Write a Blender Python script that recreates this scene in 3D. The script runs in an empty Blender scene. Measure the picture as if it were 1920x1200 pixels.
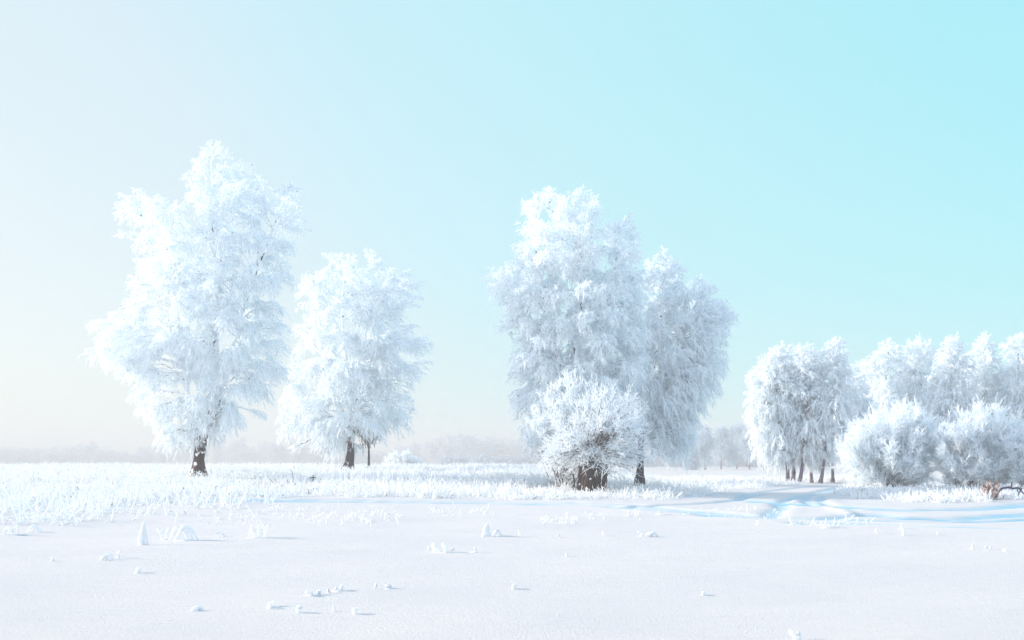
import bpy, math, random
import numpy as np

# ------------------------------------------------------------------ camera, world, sun, exposure
scene = bpy.context.scene
CAMZ, F, HY = 1.7, 2000.0, 862.0          # eye height (m), focal length and horizon row of the 1920 px frame
cam_d = bpy.data.cameras.new('camera'); cam = bpy.data.objects.new('camera', cam_d)
scene.collection.objects.link(cam); scene.camera = cam
cam_d.sensor_width = 36.0; cam_d.lens = 36.0 * F / 1920.0
cam_d.shift_y = (HY - 600.0) / 1920.0
cam_d.clip_start = 0.1; cam_d.clip_end = 5000
cam.location = (0, 0, CAMZ); cam.rotation_euler = (math.radians(90), 0, 0)

SUN_EL = math.radians(16.5)
SUN_AZ = math.atan2(0.20, -1.0)            # direction TOWARDS the sun on the ground plane (left, a little beyond)
sdir = np.array([math.cos(SUN_EL) * math.cos(SUN_AZ), math.cos(SUN_EL) * math.sin(SUN_AZ), math.sin(SUN_EL)])
world = bpy.data.worlds.new('World'); scene.world = world; world.use_nodes = True
wn, wl = world.node_tree.nodes, world.node_tree.links
wn.clear()
out = wn.new('ShaderNodeOutputWorld'); bg = wn.new('ShaderNodeBackground')
sky = wn.new('ShaderNodeTexSky'); sky.sky_type = 'NISHITA'; sky.sun_disc = False
sky.sun_elevation = SUN_EL
sky.sun_rotation = math.pi / 2 - SUN_AZ    # Blender: 0 = +Y, clockwise
sky.air_density = 1.0; sky.dust_density = 1.6; sky.ozone_density = 1.0; sky.altitude = 100
geo = wn.new('ShaderNodeTexCoord')
# thin bright veil: winter ice haze, whiter towards the sun's side and the horizon
dot = wn.new('ShaderNodeVectorMath'); dot.operation = 'DOT_PRODUCT'
dot.inputs[1].default_value = (-0.88, 0.20, -0.43)
ramp = wn.new('ShaderNodeValToRGB')
e = ramp.color_ramp.elements
e[0].position = 0.20; e[0].color = (0.205, 0.685, 0.745, 1)
e[1].position = 0.90; e[1].color = (0.66, 0.665, 0.66, 1)
el = e.new(0.45); el.color = (0.365, 0.70, 0.75, 1)
el = e.new(0.66); el.color = (0.555, 0.67, 0.71, 1)
el = e.new(0.58); el.color = (0.455, 0.695, 0.75, 1)
mr = wn.new('ShaderNodeMapRange'); mr.inputs['From Min'].default_value = -1; mr.inputs['From Max'].default_value = 1
wl.new(geo.outputs['Generated'], dot.inputs[0]); wl.new(dot.outputs['Value'], mr.inputs['Value'])
wl.new(mr.outputs['Result'], ramp.inputs['Fac'])
SKY_S, VEIL_S, VEIL_MIX = 0.10, 1.0, 0.8
hs = wn.new('ShaderNodeVectorMath'); hs.operation = 'SCALE'; hs.inputs['Scale'].default_value = 7.0 * VEIL_S
wl.new(ramp.outputs['Color'], hs.inputs[0])
mix = wn.new('ShaderNodeMix'); mix.data_type = 'RGBA'
# the veil lies low: overhead an unseen blue, brightened as ambient fill, takes over
sz = wn.new('ShaderNodeSeparateXYZ'); wl.new(geo.outputs['Generated'], sz.inputs[0])
mz = wn.new('ShaderNodeMapRange'); mz.interpolation_type = 'SMOOTHSTEP'
mz.inputs['From Min'].default_value = 0.35; mz.inputs['From Max'].default_value = 0.85
zen = wn.new('ShaderNodeMix'); zen.data_type = 'RGBA'; zen.inputs[7].default_value = (3.9, 4.9, 6.9, 1)
wl.new(sz.outputs['Z'], mz.inputs['Value']); wl.new(mz.outputs['Result'], zen.inputs['Factor'])
mix.inputs['Factor'].default_value = VEIL_MIX
wl.new(sky.outputs['Color'], mix.inputs[6]); wl.new(zen.outputs[2], mix.inputs[7]); # unseen pale fill added low in the sky behind the viewpoint, lighting the fronts
bk = wn.new('ShaderNodeMapRange'); bk.interpolation_type = 'SMOOTHSTEP'; bk.inputs['From Min'].default_value = -0.15; bk.inputs['From Max'].default_value = -0.75
bkm = wn.new('ShaderNodeMix'); bkm.data_type = 'RGBA'; bkm.inputs[7].default_value = (6.9, 7.3, 7.8, 1)
wl.new(sz.outputs['Y'], bk.inputs['Value']); wl.new(bk.outputs['Result'], bkm.inputs['Factor'])
wl.new(hs.outputs['Vector'], bkm.inputs[6]); wl.new(bkm.outputs[2], zen.inputs[6])
wl.new(mix.outputs[2], bg.inputs['Color']); bg.inputs['Strength'].default_value = SKY_S
wl.new(bg.outputs['Background'], out.inputs['Surface'])

sun_d = bpy.data.lights.new('sun', 'SUN'); sun_d.energy = 3.6; sun_d.angle = math.radians(0.5)
sun_d.color = (1.0, 0.84, 0.70)
sun = bpy.data.objects.new('sun', sun_d); scene.collection.objects.link(sun)
from mathutils import Vector
sun.rotation_euler = Vector(sdir).to_track_quat('Z', 'Y').to_euler()
sun.location = (-60, 40, 40)

scene.view_settings.view_transform = 'Standard'; scene.view_settings.look = 'None'
scene.view_settings.gamma = 1; scene.view_settings.exposure = 1.0
scene.render.engine = 'CYCLES'
cy = scene.cycles
cy.max_bounces = 18; cy.diffuse_bounces = 16; cy.transmission_bounces = 16; cy.volume_bounces = 2
cy.use_denoising = True; cy.sample_clamp_indirect = 6

# ------------------------------------------------------------------ numeric helpers
RNG = np.random.default_rng(7)
def W(px, py, D):
    return np.array([(px - 960.0) / F * D, D, CAMZ - (py - HY) / F * D])
def sstep(a, b, x):
    t = np.clip((x - a) / (b - a), 0, 1); return t * t * (3 - 2 * t)
_tab = np.random.default_rng(3).random((256, 256))
def vnoise(x, y):
    xi, yi = np.floor(x).astype(int), np.floor(y).astype(int)
    fx, fy = x - xi, y - yi
    fx = fx * fx * (3 - 2 * fx); fy = fy * fy * (3 - 2 * fy)
    a = _tab[xi % 256, yi % 256]; b = _tab[(xi + 1) % 256, yi % 256]
    c = _tab[xi % 256, (yi + 1) % 256]; d = _tab[(xi + 1) % 256, (yi + 1) % 256]
    return (a * (1 - fx) + b * fx) * (1 - fy) + (c * (1 - fx) + d * fx) * fy - 0.5
def nrm(v):
    return v / np.maximum(np.linalg.norm(v, axis=-1, keepdims=True), 1e-9)

# ------------------------------------------------------------------ terrain height
LD = np.array([-50, 40, 44, 50, 60, 80, 92, 130, 250, 400, 900]); LZ = np.array([0, 0, .03, .26, .70, .90, 1.0, .7, -.5, -1, -1.5])
RD = np.array([-50, 45, 60, 86, 150, 300, 900]);                    RZ = np.array([0, 0, -.08, -.17, -.25, -1, -1.5])
_dd = np.arange(-50, 901, 1.0)
def _smooth(X, Z):
    v = np.interp(_dd, X, Z); k = np.ones(9) / 9
    p = np.pad(v, 4, mode='edge'); v = np.convolve(p, k, 'valid'); p = np.pad(v, 4, mode='edge'); return np.convolve(p, k, 'valid')
_L, _R = _smooth(LD, LZ), _smooth(RD, RZ)
def base_z(x, y, smooth=False):
    x = np.asarray(x, float); y = np.asarray(y, float)
    l = np.interp(y, _dd, _L); r = np.interp(y, _dd, _R)
    s = sstep(2.0, 11.0, x - (y - 50) * 0.06)
    z = l * (1 - s) + r * s
    if smooth: return z
    z = z + 0.07 * vnoise(x / 9 + 3, y / 9 + 7) * sstep(900, 60, y)
    z = z + 0.024 * vnoise(x / 2.6 + 31, y / 1.7 + 5)
    near = sstep(42, 30, y)
    z = z + near * (0.06 * vnoise(x / 2.1 + 3, y / 1.1 + 77) + 0.10 * vnoise(x / 5 + 41, y / 2.8 + 15) + 0.02 * vnoise((x + .3 * y) / 1.1 + 1, y / .4 + 60) * sstep(-.1, .3, vnoise(x / 4, y / 4)))
    z = z + 0.012 * vnoise(x / 1.4 + 11, y / 0.45 + 9)
    return z
def ground_hit(px, py, smooth=False):
    """where the line of sight of a frame point meets the ground"""
    D = np.linspace(6, 200, 3000); z = CAMZ - (py - HY) / F * D
    g = base_z((px - 960) / F * D, D, smooth); i = np.argmax(z <= g)
    d = D[i] if z[i] <= g[i] else 200.0
    return (px - 960) / F * d, d

RUTS = [  # (frame points, half width m, depth m, blue tint: compacted snow plus painted rut shade)
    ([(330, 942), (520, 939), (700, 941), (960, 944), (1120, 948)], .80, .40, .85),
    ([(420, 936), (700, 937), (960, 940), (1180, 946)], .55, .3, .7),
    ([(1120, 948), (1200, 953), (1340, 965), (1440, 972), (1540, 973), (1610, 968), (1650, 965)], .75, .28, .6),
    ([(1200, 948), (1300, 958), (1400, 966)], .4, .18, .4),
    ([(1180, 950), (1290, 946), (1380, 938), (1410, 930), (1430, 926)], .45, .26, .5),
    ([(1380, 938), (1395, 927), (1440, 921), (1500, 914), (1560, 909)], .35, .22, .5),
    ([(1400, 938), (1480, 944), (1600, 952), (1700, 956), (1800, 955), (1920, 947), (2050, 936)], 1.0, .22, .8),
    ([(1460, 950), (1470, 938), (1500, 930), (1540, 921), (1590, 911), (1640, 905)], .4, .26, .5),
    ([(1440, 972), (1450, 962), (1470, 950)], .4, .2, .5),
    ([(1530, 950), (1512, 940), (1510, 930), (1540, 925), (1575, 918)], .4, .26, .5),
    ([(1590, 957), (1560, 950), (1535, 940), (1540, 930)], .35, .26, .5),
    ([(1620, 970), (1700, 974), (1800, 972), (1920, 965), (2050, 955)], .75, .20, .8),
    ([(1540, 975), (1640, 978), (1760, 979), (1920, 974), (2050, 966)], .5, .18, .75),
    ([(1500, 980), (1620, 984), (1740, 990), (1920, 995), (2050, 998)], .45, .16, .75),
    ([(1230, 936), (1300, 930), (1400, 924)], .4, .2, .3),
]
RIDGES = [([(1530, 942), (1565, 955), (1600, 967), (1640, 972)], .28, .07)]
def world_poly(pts):
    q = []
    for a, b in zip(pts[:-1], pts[1:]):
        for t in np.linspace(0, 1, 6, endpoint=False): q.append((a[0] + (b[0] - a[0]) * t, a[1] + (b[1] - a[1]) * t))
    q.append(pts[-1])
    w = np.array([ground_hit(*p, True) for p in q])
    k = w.copy(); k[1:-1] = (w[:-2] + 2 * w[1:-1] + w[2:]) / 4
    return k
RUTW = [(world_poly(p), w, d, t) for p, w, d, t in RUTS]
RIDW = [(world_poly(p), w, d) for p, w, d in RIDGES]
def seg_dist(x, y, poly):
    best = np.full(x.shape, 1e9)
    for a, b in zip(poly[:-1], poly[1:]):
        ab = b - a; L2 = max((ab ** 2).sum(), 1e-9)
        t = np.clip(((x - a[0]) * ab[0] + (y - a[1]) * ab[1]) / L2, 0, 1)
        best = np.minimum(best, np.hypot(x - a[0] - t * ab[0], y - a[1] - t * ab[1]))
    return best
def rut_z(x, y):
    sh = x.shape; x = x.ravel(); y = y.ravel()
    dz = np.zeros(x.shape); tint = np.zeros(x.shape); berm = np.zeros(x.shape)
    for poly, w, d, t in RUTW:
        lo, hi = poly.min(0) - 3, poly.max(0) + 3
        m = np.where((x > lo[0]) & (x < hi[0]) & (y > lo[1]) & (y < hi[1]))[0]
        if not len(m): continue
        ds = seg_dist(x[m], y[m], poly) + 0.35 * w * vnoise(x[m] / .5, y[m] / .5) + .3 * w * vnoise(x[m] / 3, y[m] / 3)
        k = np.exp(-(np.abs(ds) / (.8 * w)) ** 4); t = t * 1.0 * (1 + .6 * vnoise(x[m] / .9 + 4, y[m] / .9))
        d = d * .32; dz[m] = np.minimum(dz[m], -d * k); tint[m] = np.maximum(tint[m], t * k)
        berm[m] = np.maximum(berm[m], 0.22 * d * np.exp(-((ds - 1.7 * w) / (.45 * w)) ** 2))
    for poly, w, d in RIDW:
        berm = np.maximum(berm, d * np.exp(-(seg_dist(x, y, poly) / w) ** 2) * (1 + vnoise(x * 3, y * 3)))
    return (dz + berm * (dz > -0.05)).reshape(sh), tint.reshape(sh)
def gz(x, y):
    x = np.atleast_1d(np.asarray(x, float)); y = np.atleast_1d(np.asarray(y, float))
    return base_z(x, y) + rut_z(x, y)[0]

# ------------------------------------------------------------------ mesh helpers
def raw_mesh(name, V, Q, smooth=False):
    me = bpy.data.meshes.new(name)
    V = np.ascontiguousarray(V, np.float32); Q = np.ascontiguousarray(Q, np.int32)
    k = Q.shape[1]
    me.vertices.add(len(V)); me.vertices.foreach_set('co', V.ravel())
    me.loops.add(Q.size); me.loops.foreach_set('vertex_index', Q.ravel())
    me.polygons.add(len(Q)); me.polygons.foreach_set('loop_start', np.arange(0, Q.size, k, dtype=np.int32))
    me.polygons.foreach_set('use_smooth', np.full(len(Q), smooth, dtype=bool))
    me.update(calc_edges=True); return me
class MB:
    def __init__(s): s.V = []; s.Q = []; s.n = 0
    def add(s, V, Q):
        s.V.append(V); s.Q.append(Q + s.n); s.n += len(V)
    def tubes(s, P, R, sides=3, rng=RNG):
        """P (n,K,3) centre lines, R (n,K) radii"""
        P = np.asarray(P, float); R = np.asarray(R, float)
        n, K, _ = P.shape
        if n == 0: return
        T = nrm(np.gradient(P, axis=1))
        ref = rng.normal(size=(n, 1, 3)); A = nrm(ref - (ref * T).sum(-1, keepdims=True) * T); B = np.cross(T, A)
        ang = np.arange(sides) * 2 * math.pi / sides
        V = P[:, :, None, :] + R[:, :, None, None] * (A[:, :, None, :] * np.cos(ang)[None, None, :, None] + B[:, :, None, :] * np.sin(ang)[None, None, :, None])
        idx = np.arange(n * K * sides).reshape(n, K, sides); nx = np.roll(idx, -1, axis=2)
        Q = np.stack([idx[:, :-1], nx[:, :-1], nx[:, 1:], idx[:, 1:]], -1).reshape(-1, 4)
        s.add(V.reshape(-1, 3), Q)
    def strands(s, S, D, L, r, droop, K=3, sides=3, tip=.35, wob=0.0, rng=RNG):
        t = np.linspace(0, 1, K)[None, :, None]
        P = S[:, None, :] + D[:, None, :] * L[:, None, None] * t
        P[:, :, 2] -= (droop * L)[:, None] * (t[..., 0] ** 2)
        if wob: P = P + rng.normal(size=P.shape) * wob * L[:, None, None] * t
        s.tubes(P, r[:, None] * (1 - (1 - tip) * t[..., 0]), sides, rng)
    def build(s, name, mat, parent=None, origin=(0, 0, 0), smooth=False):
        V = np.concatenate(s.V) - np.asarray(origin)[None, :]
        me = raw_mesh(name, V, np.concatenate(s.Q), smooth)
        me.materials.append(mat)
        o = bpy.data.objects.new(name, me); scene.collection.objects.link(o)
        if parent is not None: o.parent = parent
        else: o.location = origin
        return o
def tag(o, label=None, cat=None, group=None, kind=None):
    if label: o['label'] = label
    if cat: o['category'] = cat
    if group: o['group'] = group
    if kind: o['kind'] = kind
    return o
def empty(name, loc):
    o = bpy.data.objects.new(name, None); o.empty_display_size = 0.3
    scene.collection.objects.link(o); o.location = loc; return o

# ------------------------------------------------------------------ materials
def newmat(name):
    m = bpy.data.materials.new(name); m.use_nodes = True
    n = m.node_tree.nodes; n.clear(); return m, n, m.node_tree.links
def frost_mat(name, col, dark=None, dark_amt=0.0, scale=3.0, transl=0.35):
    m, n, l = newmat(name)
    o = n.new('ShaderNodeOutputMaterial'); d = n.new('ShaderNodeBsdfDiffuse'); t = n.new('ShaderNodeBsdfTranslucent')
    mx = n.new('ShaderNodeMixShader'); mx.inputs[0].default_value = transl
    tint = (.90, .965, 1.0)
    l.new(d.outputs[0], mx.inputs[1]); l.new(t.outputs[0], mx.inputs[2]); l.new(mx.outputs[0], o.inputs['Surface'])
    if dark:
        g = n.new('ShaderNodeNewGeometry'); nz = n.new('ShaderNodeTexNoise'); nz.inputs['Scale'].default_value = scale
        nz.inputs['Detail'].default_value = 3
        l.new(g.outputs['Position'], nz.inputs['Vector'])
        r = n.new('ShaderNodeValToRGB'); r.color_ramp.elements[0].position = dark_amt; r.color_ramp.elements[1].position = dark_amt + .04
        r.color_ramp.elements[0].color = (*dark, 1); r.color_ramp.elements[1].color = (*col, 1)
        l.new(nz.outputs['Fac'], r.inputs['Fac'])
        l.new(r.outputs['Color'], d.inputs['Color']); 
        tm = n.new('ShaderNodeMix'); tm.data_type = 'RGBA'; tm.blend_type = 'MULTIPLY'; tm.inputs['Factor'].default_value = 1; tm.inputs[7].default_value = (*tint, 1)
        l.new(r.outputs['Color'], tm.inputs[6]); l.new(tm.outputs[2], t.inputs['Color'])
    else:
        d.inputs['Color'].default_value = (*col, 1); t.inputs['Color'].default_value = (*[a * b for a, b in zip(col, tint)], 1)
    return m
def bark_mat(name, bark, amt, scale, stretch=1.0, high=.22):
    """dark bark with frost clinging in patches, more of it on faces that look up"""
    m, n, l = newmat(name)
    o = n.new('ShaderNodeOutputMaterial'); p = n.new('ShaderNodeBsdfPrincipled'); p.inputs['Roughness'].default_value = .9
    g = n.new('ShaderNodeNewGeometry'); mp = n.new('ShaderNodeMapping'); mp.inputs['Scale'].default_value = (1, 1, stretch)
    mp.inputs['Rotation'].default_value = (0, 0.35, 0)
    nz = n.new('ShaderNodeTexNoise'); nz.inputs['Scale'].default_value = scale; nz.inputs['Detail'].default_value = 4
    sp = n.new('ShaderNodeSeparateXYZ'); l.new(g.outputs['Normal'], sp.inputs[0])
    l.new(g.outputs['Position'], mp.inputs[0]); l.new(mp.outputs[0], nz.inputs['Vector'])
    ml = n.new('ShaderNodeMath'); ml.operation = 'MULTIPLY_ADD'; ml.inputs[1].default_value = .22
    l.new(sp.outputs['Z'], ml.inputs[0]); l.new(nz.outputs['Fac'], ml.inputs[2])
    tcz = n.new('ShaderNodeTexCoord'); sz = n.new('ShaderNodeSeparateXYZ'); l.new(tcz.outputs['Object'], sz.inputs[0])
    hz = n.new('ShaderNodeMapRange'); hz.inputs['From Min'].default_value = 1.4; hz.inputs['From Max'].default_value = 4.5; hz.inputs['To Max'].default_value = high
    l.new(sz.outputs['Z'], hz.inputs['Value']); ad = n.new('ShaderNodeMath'); ad.operation = 'ADD'; l.new(ml.outputs[0], ad.inputs[0]); l.new(hz.outputs[0], ad.inputs[1])
    r = n.new('ShaderNodeValToRGB'); r.color_ramp.elements[0].position = amt; r.color_ramp.elements[1].position = amt + .03
    r.color_ramp.elements[0].color = (0, 0, 0, 1); r.color_ramp.elements[1].color = (1, 1, 1, 1)
    l.new(ad.outputs[0], r.inputs['Fac'])
    n2 = n.new('ShaderNodeTexNoise'); n2.inputs['Scale'].default_value = 9; n2.inputs['Detail'].default_value = 6
    mp2 = n.new('ShaderNodeMapping'); mp2.inputs['Scale'].default_value = (1, 1, .25)
    l.new(g.outputs['Position'], mp2.inputs[0]); l.new(mp2.outputs[0], n2.inputs['Vector'])
    rb = n.new('ShaderNodeValToRGB'); rb.color_ramp.elements[0].position = .35; rb.color_ramp.elements[1].position = .7
    rb.color_ramp.elements[0].color = (*[c * .35 for c in bark], 1); rb.color_ramp.elements[1].color = (*[c * 1.8 for c in bark], 1)
    l.new(n2.outputs['Fac'], rb.inputs['Fac'])
    mx = n.new('ShaderNodeMix'); mx.data_type = 'RGBA'; l.new(r.outputs['Color'], mx.inputs['Factor'])
    l.new(rb.outputs['Color'], mx.inputs[6]); mx.inputs[7].default_value = (.9, .92, .95, 1)
    l.new(mx.outputs[2], p.inputs['Base Color'])
    bp = n.new('ShaderNodeBump'); bp.inputs['Strength'].default_value = .7; bp.inputs['Distance'].default_value = .05
    l.new(n2.outputs['Fac'], bp.inputs['Height']); l.new(bp.outputs[0], p.inputs['Normal'])
    l.new(p.outputs[0], o.inputs['Surface']); return m
M_FROST = frost_mat('hoar_frost', (.965, .972, .98))
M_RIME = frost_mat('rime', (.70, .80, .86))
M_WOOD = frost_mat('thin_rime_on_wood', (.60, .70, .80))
M_FROSTW = frost_mat('hoar_frost_warm', (.95, .94, .935))
M_TWIG = frost_mat('frosted_twigs', (.99, .99, .99), (.34, .28, .28), .28, 5.0, .5)
M_ROD = frost_mat('rods_half_frosted', (.97, .975, .98), (.20, .14, .15), .345, 6.0, .5)
M_GRASS = frost_mat('frosted_grass', (.95, .95, .95), (.50, .44, .40), .31, 2.5)
M_BARK = bark_mat('frosted_bark', (.026, .008, .011), .655, 3.2, high=.28)
M_BARK2 = bark_mat('frosted_bark_violet', (.018, .009, .026), .70, 4.0, high=.34)
M_BARKW = bark_mat('white_limb', (.11, .07, .08), .44, 5.0)
M_BARKG = bark_mat('grey_bark', (.13, .10, .15), .74, 4.0)
M_DARK = bark_mat('dark_wood', (.035, .025, .07), .78, 5.0)
M_RED = frost_mat('dry_red_stalks', (.90, .80, .76), (.30, .13, .10), .47, 5.0)

def snow_mat():
    m, n, l = newmat('snow')
    o = n.new('ShaderNodeOutputMaterial'); p = n.new('ShaderNodeBsdfPrincipled')
    p.inputs['Roughness'].default_value = .75; p.inputs['Specular IOR Level'].default_value = .25
    at = n.new('ShaderNodeAttribute'); at.attribute_name = 'packed_shade'
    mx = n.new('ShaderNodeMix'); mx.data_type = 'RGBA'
    mx.inputs[6].default_value = (.70, .69, .675, 1); mx.inputs[7].default_value = (.24, .55, .70, 1)  # second colour: bluish compacted snow, also painting the blue shade of the ruts
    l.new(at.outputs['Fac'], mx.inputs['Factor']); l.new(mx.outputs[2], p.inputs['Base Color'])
    tc = n.new('ShaderNodeTexCoord')
    n1 = n.new('ShaderNodeTexNoise'); n1.inputs['Scale'].default_value = 28; n1.inputs['Detail'].default_value = 8; n1.inputs['Roughness'].default_value = .7
    mp = n.new('ShaderNodeMapping'); mp.inputs['Scale'].default_value = (.5, 2.2, 1); mp.inputs['Rotation'].default_value = (0, 0, -.25)
    n2 = n.new('ShaderNodeTexNoise'); n2.inputs['Scale'].default_value = 1.6; n2.inputs['Detail'].default_value = 4
    l.new(tc.outputs['Object'], n1.inputs['Vector']); l.new(tc.outputs['Object'], mp.inputs[0]); l.new(mp.outputs[0], n2.inputs['Vector'])
    b1 = n.new('ShaderNodeBump'); b1.inputs['Strength'].default_value = .9; b1.inputs['Distance'].default_value = .024
    b2 = n.new('ShaderNodeBump'); b2.inputs['Strength'].default_value = .75; b2.inputs['Distance'].default_value = .05
    l.new(n2.outputs['Fac'], b2.inputs['Height']); l.new(n1.outputs['Fac'], b1.inputs['Height']); l.new(b2.outputs[0], b1.inputs['Normal'])
    l.new(b1.outputs[0], p.inputs['Normal']); l.new(p.outputs[0], o.inputs['Surface']); return m
M_SNOW = snow_mat()

# ------------------------------------------------------------------ ground sheet
def spaced(a0, a1, step, far, grow=1.12):
    mid = list(np.arange(a0, a1 + 1e-6, step)); s = step; lo = [a0]
    while lo[-1] > far[0]: s = min(s * grow, 40); lo.append(lo[-1] - s)
    s = step; hi = [mid[-1]]
    while hi[-1] < far[1]: s = min(s * grow, 40); hi.append(hi[-1] + s)
    return np.array(lo[1:][::-1] + mid + hi[1:])
gx = np.concatenate([spaced(-26, 2, .28, (-700, 1.9)), spaced(2.28, 38, .15, (2.2, 700))])
gx = np.unique(np.round(gx, 3)); gx = gx[np.insert(np.diff(gx) > .05, 0, True)]
gy = spaced(8, 86, .14, (-120, 900))
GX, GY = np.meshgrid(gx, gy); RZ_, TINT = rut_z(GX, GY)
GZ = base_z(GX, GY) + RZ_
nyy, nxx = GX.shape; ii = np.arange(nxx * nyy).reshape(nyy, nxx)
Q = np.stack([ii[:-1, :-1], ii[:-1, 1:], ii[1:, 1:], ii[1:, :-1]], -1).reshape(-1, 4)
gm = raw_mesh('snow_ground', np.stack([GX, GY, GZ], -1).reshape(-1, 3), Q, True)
at = gm.attributes.new('packed_shade', 'FLOAT', 'POINT'); at.data.foreach_set('value', TINT.ravel().astype(np.float32))
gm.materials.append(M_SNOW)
go = bpy.data.objects.new('snow_ground', gm); scene.collection.objects.link(go); tag(go, kind='structure')

# ------------------------------------------------------------------ trees
def in_poly(px, py, poly):
    poly = np.asarray(poly, float); c = np.zeros(np.shape(px), bool); j = len(poly) - 1
    for i in range(len(poly)):
        xi, yi, xj, yj = *poly[i], *poly[j]
        h = ((yi > py) != (yj > py)) & (px < (xj - xi) * (py - yi) / (yj - yi + 1e-12) + xi)
        c ^= h; j = i
    return c
def smooth_path(pts, n=24):
    pts = np.asarray(pts, float)
    if len(pts) == 2: return pts[0] + (pts[1] - pts[0]) * np.linspace(0, 1, n)[:, None]
    P = np.vstack([2 * pts[0] - pts[1], pts, 2 * pts[-1] - pts[-2]])
    o = []
    m = max(3, n // (len(pts) - 1))
    for i in range(1, len(P) - 2):
        for t in np.linspace(0, 1, m, endpoint=False):
            a, b, c, d = P[i - 1], P[i], P[i + 1], P[i + 2]
            o.append(.5 * ((2 * b) + (c - a) * t + (2 * a - 5 * b + 4 * c - d) * t ** 2 + (3 * b - a - 3 * c + d) * t ** 3))
    o.append(P[-2]); return np.array(o)

def birch(D, outline, stems, name, label, group, seed, lobe_r=1.0, n_lobe=60, nb=26, nt=30, twig=(.16, .46), twr=.0130,
          bark=None, depth=.8, weep=.9, limb_parts=10, cat='tree', sag=1.0, clear=1.5):
    rng = np.random.default_rng(seed); bark = bark or M_BARK
    px2m = D / F; poly = np.array([W(p[0], p[1], D)[[0, 2]] for p in outline])
    zlo, zhi = poly[:, 1].min(), poly[:, 1].max()
    rows = np.linspace(zlo, zhi, 60); xs = np.linspace(poly[:, 0].min(), poly[:, 0].max(), 200)
    XX, ZZ = np.meshgrid(xs, rows); ins = in_poly(XX, ZZ, poly)
    xmn = np.array([xs[r].min() if r.any() else np.nan for r in ins]); xmx = np.array([xs[r].max() if r.any() else np.nan for r in ins])
    ok = ~np.isnan(xmn); xmn = np.interp(rows, rows[ok], xmn[ok]); xmx = np.interp(rows, rows[ok], xmx[ok])
    # stems in metres
    base = W(stems[0][0][0][0], stems[0][0][0][1], D); base[2] = gz(base[0], base[1])[0]
    stem_w = []
    for si, (pts, rad) in enumerate(stems):
        w = np.array([W(p[0], p[1], D) for p in pts]); oy = rng.normal(size=len(w)) * .25; oy[0] = 0; w[:, 1] += np.cumsum(oy) * .6
        if si == 0: w[0, 2] = base[2] - .15
        stem_w.append((smooth_path(w, 30), rad))
    root = empty(name, base); tag(root, label, cat, group)
    tr = MB()
    for P, rad in stem_w:
        t = np.linspace(0, 1, len(P)); R = rad[0] + (rad[1] - rad[0]) * t ** .8
        hgt = P[:, 2] - base[2]; R = R * (1 + .45 * np.exp(-np.maximum(hgt, 0) / .35) * (P is stem_w[0][0]))
        R = R * (1 + .08 * rng.normal(size=len(R)))
        tr.tubes(P[None], R[None], 12, rng)
    tr.build('trunk', bark, root, base, True)
    allstem = np.vstack([P[3:] for P, _ in stem_w]); allrad = np.concatenate([np.linspace(r[0], r[1], len(P))[3:] for P, r in stem_w])
    hi_ = allstem[:, 2] > base[2] + clear; allstem, allrad = allstem[hi_], allrad[hi_]
    # lobes: dart throwing inside the crown volume
    lob = []; tries = 0; edge = poly; E = np.roll(poly, -1, axis=0)
    def edist(x, z):
        d = 1e9
        for a, b in zip(edge, E):
            ab = b - a; t = np.clip(((x - a[0]) * ab[0] + (z - a[1]) * ab[1]) / (ab @ ab + 1e-9), 0, 1)
            d = min(d, math.hypot(x - a[0] - t * ab[0], z - a[1] - t * ab[1]))
        return d
    while len(lob) < n_lobe and tries < 12000:
        tries += 1
        x = rng.uniform(poly[:, 0].min(), poly[:, 0].max()); z = rng.uniform(zlo, zhi)
        if not in_poly(np.array(x), np.array(z), poly): continue
        ed = edist(x, z); r = lobe_r * rng.uniform(.7, 1.2)
        if ed < .24 * r:
            continue
        r = min(r, ed * 1.3 + .16 * lobe_r)
        a, b = np.interp(z, rows, xmn), np.interp(z, rows, xmx); hw = max((b - a) / 2, .2); u = np.clip((x - (a + b) / 2) / hw, -1, 1)
        y = D + rng.uniform(-1, 1) * math.sqrt(max(1 - u * u, .05)) * hw * depth
        sp = .62 if tries < 4000 else .42
        if any((x - q[0]) ** 2 + (y - q[1]) ** 2 + (z - q[2]) ** 2 < ((r + q[3]) * sp) ** 2 for q in lob): continue
        lob.append((x, y, z, r))
    lob = np.array(lob)
    zc = (lob[:, 2] - zlo) / (zhi - zlo)
    # limbs
    limbs = []
    for (x, y, z, r), h in zip(lob, zc):
        c = np.array([x, y, z]); dx = np.linalg.norm(allstem[:, :2] - c[:2], axis=1)
        want = z - .55 * dx * h + .22 * dx * (1 - h) - .2
        cost = dx + 1.2 * np.abs(allstem[:, 2] - want)
        k = int(np.argmin(cost)); a = allstem[k]
        mid = (a + c) / 2 + np.array([0, 0, (.18 + .22 * (1 - h)) * np.linalg.norm(c - a) * rng.uniform(.4, 1.2)]) + rng.normal(size=3) * .12 * np.linalg.norm(c - a) * .6
        t = np.linspace(0, 1, 12)[:, None]; P = (1 - t) ** 2 * a + 2 * t * (1 - t) * mid + t * t * c
        P[1:-1] += rng.normal(size=(10, 3)) * .02 * np.linalg.norm(c - a)
        r0 = min(allrad[k] * .55, .02 + .022 * np.linalg.norm(c - a) + .01)
        limbs.append((P, r0))
    order = np.argsort([-l[1] * np.linalg.norm(l[0][-1] - l[0][0]) for l in limbs])
    minor = MB()
    for q, i in enumerate(order):
        P, r0 = limbs[i]; R = np.linspace(r0, max(r0 * .3, .012), len(P))
        if q < limb_parts:
            m = MB(); m.tubes(P[None], R[None], 7, rng); m.build('limb', M_BARKW, root, base, True)
        else: minor.tubes(P[None], R[None], 5, rng)
    if minor.n: minor.build('branches', M_BARKW, root, base, True)
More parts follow.
